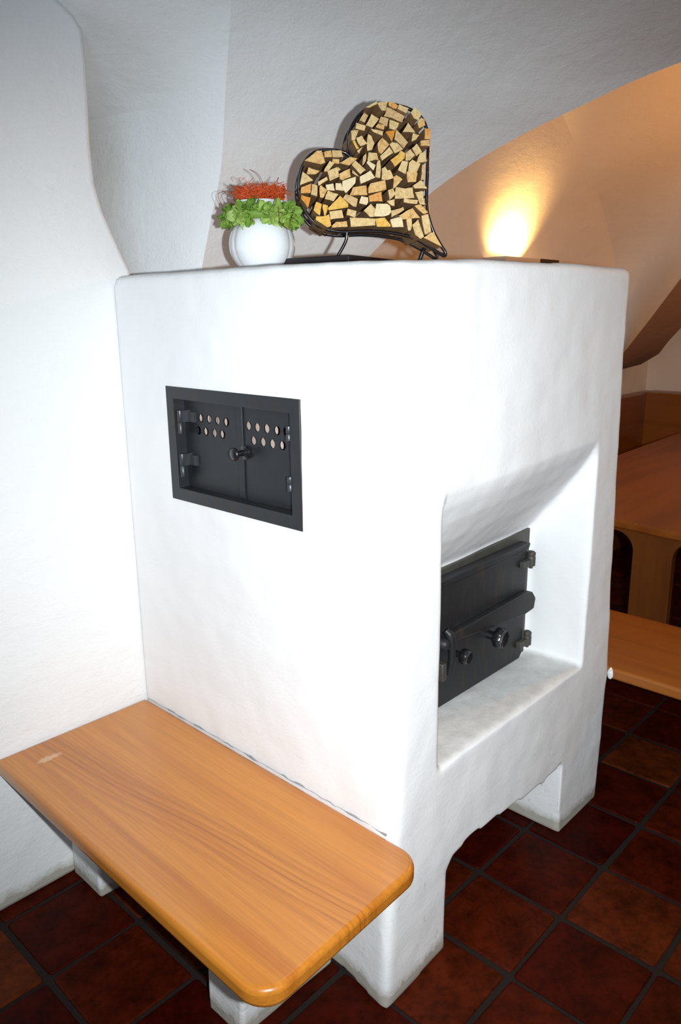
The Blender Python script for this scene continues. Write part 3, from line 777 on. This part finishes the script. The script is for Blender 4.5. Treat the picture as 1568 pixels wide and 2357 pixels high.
def heart():
    root = empty('heart_log_holder', (0.40, 0.45, 1.70))
    tag(root, 'tilted wire heart packed with split firewood pieces, on top of the stove', 'ornament')
    bm = bmesh.new()
    nx, ny = Vector((-0.174, 0.985, 0)), Vector((0.985, 0.174, 0)); c = Vector((0.285, 0.370, 1.7015))
    prism(bm, [c, c + ny*0.268, c + ny*0.268 + nx*0.309, c + nx*0.309], (0, 0, 0.0315))
    part('base_plate', bm, M['plate'], root, bevel=0.003)
    F = [(-20, 93), (-38, 109), (-76, 115), (-117, 108), (-145, 78), (-156, 35), (-151, -6), (-131, -41), (-99, -66), (-50, -76), (10, -74), (66, -77), (116, -85), (152, -98), (199, -125), (217, -135), (221, -127), (208, -108), (188, -75), (174, -35), (169, 11), (170, 62), (171, 118), (168, 158), (155, 188), (125, 209), (76, 220), (33, 216), (-2, 196), (-25, 162), (-31, 126)]
    for d in (0.07, 0.165):
        bm = bmesh.new(); tube(bm, catmull([hpt(u, z, d) for u, z in F], 5, True), 0.0044, 10, True)
        part('heart_rod', bm, M['rod'], root, smooth=True)
    for i in (1, 5, 9, 13, 16, 20, 24, 28):
        bm = bmesh.new(); u, z = F[i]; tube(bm, [hpt(u, z, 0.07), hpt(u, z, 0.165)], 0.0032, 8)
        part('cross_bar', bm, M['rod'], root, smooth=True)
    bm = bmesh.new(); tube(bm, catmull([hpt(-36, -77, 0.07), hpt(-38, -95, 0.072), hpt(-46, -112, 0.075), hpt(-63, -139.5, 0.08)], 6), 0.0042, 8)
    part('support_leg', bm, M['rod'], root, smooth=True)
    bm = bmesh.new(); tube(bm, catmull([hpt(176, -112, 0.118), hpt(170, -125, 0.118), hpt(158, -150, 0.12), hpt(120, -166, 0.12)], 6), 0.0058, 8)
    part('support_leg', bm, M['rod'], root, smooth=True)
    r2 = random.Random(11)
    for line in LOGS.strip().split('\n'):
        w = line.split(); P = [tuple(float(q) for q in s.split(',')) for s in w[1:]]
        cu = sum(p[0] for p in P)/len(P); cz = sum(p[1] for p in P)/len(P)
        d0 = r2.uniform(-0.006, 0.010); d1 = 0.205 + r2.uniform(-0.02, 0.01)
        P = [(cu + (p[0]-cu)*1.01, cz + (p[1]-cz)*1.01) for p in P]
        Q = []
        for i, p in enumerate(P):   # split edges are never quite straight
            q = P[(i+1) % len(P)]; Q.append(p)
            L = math.hypot(q[0]-p[0], q[1]-p[1])
            if L > 12:
                nxy = ((q[1]-p[1])/L, -(q[0]-p[0])/L); t = r2.uniform(.35, .65); o_ = r2.uniform(-0.9, 0.9)
                Q.append((p[0] + (q[0]-p[0])*t + nxy[0]*o_, p[1] + (q[1]-p[1])*t + nxy[1]*o_))
        bm = bmesh.new(); n = len(Q)
        tilt = (r2.uniform(-.08, .08), r2.uniform(-.08, .08))
        fr = [bm.verts.new(hpt(u, z, d0 + ((u-cu)*tilt[0] + (z-cz)*tilt[1])/1000)) for u, z in Q]
        bk = [bm.verts.new(hpt(cu + (u-cu)*1.04 + 0, cz + (z-cz)*1.04, d1)) for u, z in Q]
        bm.faces.new(fr); bm.faces.new(bk[::-1])
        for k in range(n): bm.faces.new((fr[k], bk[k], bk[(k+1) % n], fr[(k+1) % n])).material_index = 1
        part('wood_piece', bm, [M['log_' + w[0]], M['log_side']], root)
heart()

def vase():
    c = Vector((0.235, 0.627, 1.7012)); tc = math.atan2(CAM.y - c.y, CAM.x - c.x)
    def lob(a, h):
        k = 1.0 if h < 0.118 else max(0, 1 - (h - 0.118)/0.02)
        d = (a - tc + PI) % (2*PI) - PI
        base = 1 - 0.075*(1 - abs(math.cos(1.5*d))**0.55)*k
        if h > 0.15: base *= 1 + 0.05*math.cos(6*a)
        return base
    prof = [(0.040, 0.0), (0.048, 0.001)]
    for k in range(1, 17):
        t = k/17; ang = -PI/2 + 0.55 + (PI - 0.95)*t
        prof.append((0.0865*math.cos(ang)**0.9, 0.068 + 0.076*math.sin(ang)))
    prof += [(0.046, 0.142), (0.045, 0.150), (0.050, 0.160), (0.060, 0.168), (0.0625, 0.171), (0.060, 0.172), (0.048, 0.162), (0.041, 0.150), (0.040, 0.10), (0.02, 0.06)]
    bm = bmesh.new(); lathe(bm, prof, c, 'Z', 144, lob)
    o = link('flower_vase', bm, M['vase'], smooth=True)
    try: o.data.set_sharp_from_angle(angle=math.radians(75))
    except Exception: pass
    # move the origin to the base
    o.data.transform(Matrix.Translation(-c)); o.location = c
    tag(o, 'round white glazed vase with three bulging lobes, under the green wreath', 'vase')
    # green hydrangea wreath round the neck
    wr = empty('hydrangea_wreath', c + Vector((0, 0, 0.13)))
    tag(wr, 'ring of light green hydrangea petals around the neck of the white vase', 'wreath')
    W = c + Vector((0, 0, 0.136))
    bm = bmesh.new(); tube(bm, [W + Vector((0.072*math.cos(a), 0.072*math.sin(a), 0)) for a in [2*PI*k/40 for k in range(40)]], 0.012, 8, True)
    part('wreath_core', bm, M['leafgreen'], wr, smooth=True)
    r3 = random.Random(5)
    def floret(p, nrm, size):
        bm = bmesh.new(); n_ = nrm.normalized(); t = n_.orthogonal().normalized(); s = n_.cross(t); ph = r3.uniform(0, 6.28)
        for q in range(4):
            a0 = ph + q*PI/2 + r3.uniform(-.15, .15); ax = t*math.cos(a0) + s*math.sin(a0); sd = n_.cross(ax)
            cup = r3.uniform(0.1, 1.0); rows = []
            for i in range(5):
                u = i/4; wdt = size*0.62*math.sin(PI*(0.12 + 0.80*u))**0.8
                h = cup*size*u*u*0.9
                row = []
                for j in range(5):
                    v_ = (j-2)/2; row.append(p + ax*size*u*(1 - 0.12*v_*v_) + sd*wdt*v_ + n_*(h + 0.22*size*v_*v_*u + 0.06*size*math.sin(7*u+5*v_+q)))
                rows.append(row)
            grid_mesh(bm, rows)
        o = part('hydrangea_floret', bm, M['leafgreen'], wr, smooth=True)
        so = o.modifiers.new('thickness', 'SOLIDIFY'); so.thickness = 0.0006
    for i in range(50):
        a = 2*PI*(i*0.381966) ; b = r3.choice([-0.75, -0.3, 0.1, 0.5, 0.95]) + r3.uniform(-.2, .2)
        rad = Vector((math.cos(a), math.sin(a), 0))
        nr = (rad*math.cos(b) + Vector((0, 0, math.sin(b))))
        p = W + rad*0.068 + nr*r3.uniform(0.010, 0.017)
        nr = nr + Vector((r3.uniform(-.45, .45), r3.uniform(-.45, .45), r3.uniform(-.4, .4)))
        floret(p, nr, r3.uniform(0.019, 0.028))
    # red fibre nest in the mouth
    bm = bmesh.new(); Fc = c + Vector((0, 0, 0.186))
    for i in range(330):
        a = r3.uniform(0, 2*PI); da = r3.uniform(0.35, 1.1); R0 = 0.050 + r3.gauss(0, 0.009); z0 = r3.gauss(0.004, 0.0085); ph = r3.uniform(0, 6.28); wv = r3.uniform(1.5, 4)
        pts = []
        for k in range(9):
            t = k/8; aa = a + da*(t - .5); rr = R0 + 0.009*math.sin(ph + wv*3*t) + 0.004*math.sin(7*t+ph*2)
            pts.append(Fc + Vector((rr*math.cos(aa), rr*math.sin(aa), max(-0.012, z0 + 0.009*math.sin(ph*1.7 + wv*2.2*t)))))
        tube(bm, pts, 0.00075, 4)
    o = link('fibre_nest', bm, M['fibre'], smooth=True); o.data.transform(Matrix.Translation(-Fc)); o.location = Fc
    tag(o, 'bright red ring of curly fibres lying in the mouth of the white vase', 'decoration')
    # loose dark wires
    side = Vector((RX.x, RX.y, 0)).normalized(); tocam = Vector((CAM.x - c.x, CAM.y - c.y, 0)).normalized()
    def wp(x, z, d): return c + side*x + Vector((0, 0, z)) + tocam*d
    bm = bmesh.new()
    wires = [[(-0.055, 0.196, 0), (-0.088, 0.197, .01), (-0.107, 0.187, .02), (-0.097, 0.160, .03), (-0.088, 0.148, .03)],
             [(-0.050, 0.200, 0), (-0.080, 0.196, 0), (-0.098, 0.188, .01), (-0.092, 0.170, .02), (-0.078, 0.150, .04)],
             [(-0.045, 0.200, 0), (-0.064, 0.208, 0), (-0.078, 0.212, 0), (-0.074, 0.213, .01), (-0.058, 0.199, .01)],
             [(-0.040, 0.198, .02), (-0.072, 0.193, .02), (-0.084, 0.184, .02), (-0.080, 0.168, .03), (-0.060, 0.158, .04)],
             [(0.004, 0.210, 0), (-0.002, 0.228, 0), (-0.012, 0.240, 0), (-0.024, 0.248, 0)],
             [(0.008, 0.212, 0), (0.001, 0.230, 0), (-0.010, 0.242, 0), (-0.025, 0.249, 0)],
             [(0.030, 0.207, 0), (0.042, 0.222, 0), (0.047, 0.228, .01), (0.044, 0.216, .01), (0.054, 0.212, .01), (0.062, 0.200, .02), (0.058, 0.185, .02)],
             [(0.042, 0.150, .08), (0.044, 0.132, .09), (0.046, 0.112, .09), (0.062, 0.100, .08), (0.068, 0.098, .075), (0.072, 0.118, .07), (0.084, 0.145, .05)]]
    for w in wires: tube(bm, catmull([wp(*q) for q in w], 7), 0.0006, 5)
    for i in range(26):
        x = r3.uniform(-0.06, 0.055); z = 0.192 + r3.uniform(0, .012)
        tube(bm, catmull([wp(x, z, r3.uniform(-.03, .03)), wp(x + r3.uniform(-.02, .02), z + r3.uniform(.0, .014), 0.01), wp(x + r3.uniform(-.035, .03), z + r3.uniform(-.01, .014), .02)], 5), 0.0004, 4)
    for i in range(14):
        z = 0.195 - i*0.0035
        tube(bm, catmull([wp(-0.05, z, .02), wp(-0.068 - r3.uniform(0, .012), z + r3.uniform(-.004, .006), .02), wp(-0.060, z - 0.018, .03)], 5), 0.0004, 4)
    part('loose_wires', bm, M['fibredark'], o, smooth=True)
vase()

# ------------------------------------------------------------------ wall lamp in the dining bay
def wall_lamp():
    c = Vector((2.85, 1.44, 1.80)); root = empty('wall_uplight', c)
    tag(root, 'long pale plaster wall lamp throwing yellow light up the wall behind the stove', 'lamp')
    x0, x1, x2 = 2.63, 3.0, 3.22; yf = 1.375; zt = 1.893
    bm = bmesh.new()
    box(bm, x0, x2, yf, yf + 0.012, 1.74, zt); box(bm, x0, x0 + 0.012, yf + 0.012, 1.56, 1.74, zt); box(bm, x0 + 0.012, x2 - 0.012, yf + 0.012, 1.54, 1.74, 1.752)
    box(bm, x2 - 0.012, x2, yf + 0.012, 1.54, 1.74, zt)
    part('lamp_body', bm, M['lampbody'], root)
    bm = bmesh.new(); box(bm, x1, x2 - 0.006, yf - 0.004, yf - 0.0002, 1.845, zt + 0.001)  # dark panel on the front, standing in for the shaded open end
    part('open_end_panel', bm, M['dark'], root)
    bm = bmesh.new(); bmesh.ops.create_uvsphere(bm, u_segments=16, v_segments=10, radius=0.022, matrix=Matrix.Translation((2.76, 1.43, 1.80)))
    m, nt, b = newmat('lit_bulb'); b.inputs['Base Color'].default_value = (1, 0.8, 0.5, 1); b.inputs['Emission Color'].default_value = (1.0, 0.72, 0.35, 1); b.inputs['Emission Strength'].default_value = 20
    part('bulb', bm, m, root, smooth=True)
    d = lamp('uplight_glow', 'AREA', 4.2, (1.0, 0.60, 0.20), (2.80, 1.415, 1.865), (2.80, 1.50, 2.15), shape='RECTANGLE', size=0.26, size_y=0.05, spread=math.radians(85))
wall_lamp()

# ------------------------------------------------------------------ dining bay furniture
def dining():
    t = empty('dining_table', (3.2, 0.35, 0))
    tag(t, 'large brown wooden dining table behind the stove, its panel leg showing', 'table')
    bm = bmesh.new(); prism(bm, [(p[0], p[1], 0.715) for p in ((1.985, 1.0), (1.80, -0.35), (4.62, -0.42), (4.62, 1.05), (3.4, 0.995))], (0, 0, 0.035))
    part('tabletop', bm, M['table'], t, bevel=0.010, seg=3)
    def trestle(x):
        bm = bmesh.new()
        pr = []
        for yc, sgn in ((0.155, -1), (0.325, 1)):
            arc = [(yc + sgn*(0.085 - 0.085*math.cos(a)), 0.575 + 0.085*math.sin(a)) for a in [k*PI/16 for k in range(9)]]
            col = [(yc - sgn*0.0, 0.14)] + arc
            foot = [(yc + sgn*0.22, -0.0), (yc + sgn*0.22, 0.05), (yc + sgn*0.03, 0.09)]
            end = [(yc + sgn*0.30, 0.66), (yc + sgn*0.30, 0.7148)]
            pr.append(foot + col + end)
        prof = pr[1] + pr[0][::-1]
        prism(bm, [(x, y, z) for y, z in prof], (0.045, 0, 0))
        part('trestle_leg', bm, M['trestle'], t, bevel=0.004)
    trestle(2.05); trestle(4.1)
    s = empty('dining_bench', (1.38, -0.6, 0))
    tag(s, 'orange-brown wooden bench fixed to the right side of the white stove', 'bench')
    bm = bmesh.new(); box(bm, 1.1345, 1.635, -1.9, 0.62, 0.420, 0.460)
    part('seat_board', bm, M['seat'], s, bevel=0.010, seg=3)
    for y in (-1.5, 0.5):
        bm = bmesh.new(); box(bm, 1.22, 1.56, y, y + 0.04, 0.0, 0.4198); part('bench_leg', bm, M['trestle'], s, bevel=0.003)
    bm = bmesh.new(); bmesh.ops.create_icosphere(bm, subdivisions=3, radius=1.0)
    for v in bm.verts:
        q = v.co.copy(); k = 1 + 0.35*mnoise.noise(q*1.6 + Vector((4, 1, 2)))
        v.co = Vector((1.133 + q.x*k*0.009, -0.003 + q.y*k*0.010, 0.441 + q.z*k*0.020))
    part('plaster_dab', bm, M['stove'], s, smooth=True)
    # corner bench backrest along both walls
    b = empty('corner_settle', (4.9, 1.4, 0))
    tag(b, 'brown boarded settle running round the far corner behind the dining table', 'bench')
    bm = bmesh.new(); box(bm, 3.75, 5.01, 1.50, 1.53, 0.42, 0.965); part('side_boards', bm, M['backx'], b, bevel=0.004)
    bm = bmesh.new(); box(bm, 5.01, 5.05, -2.6, 1.53, 0.42, 0.970); part('end_boards', bm, M['back'], b, bevel=0.004)
    bm = bmesh.new(); box(bm, 5.05, 5.238, -2.6, 1.53, 0.945, 0.972); box(bm, 3.75, 5.238, 1.53, 1.598, 0.940, 0.967); part('top_ledge', bm, M['back'], b, bevel=0.003)
    bm = bmesh.new(); box(bm, 3.75, 5.01, 1.12, 1.50, 0.42, 0.46); box(bm, 4.66, 5.01, -2.6, 1.12, 0.42, 0.46); part('seat_board', bm, M['seat'], b, bevel=0.004)
    bm = bmesh.new(); box(bm, 3.78, 4.98, 1.16, 1.19, 0.0, 0.4198); box(bm, 4.72, 4.75, -2.6, 1.16, 0.0, 0.4198); part('seat_base', bm, M['trestle'], b)
dining()
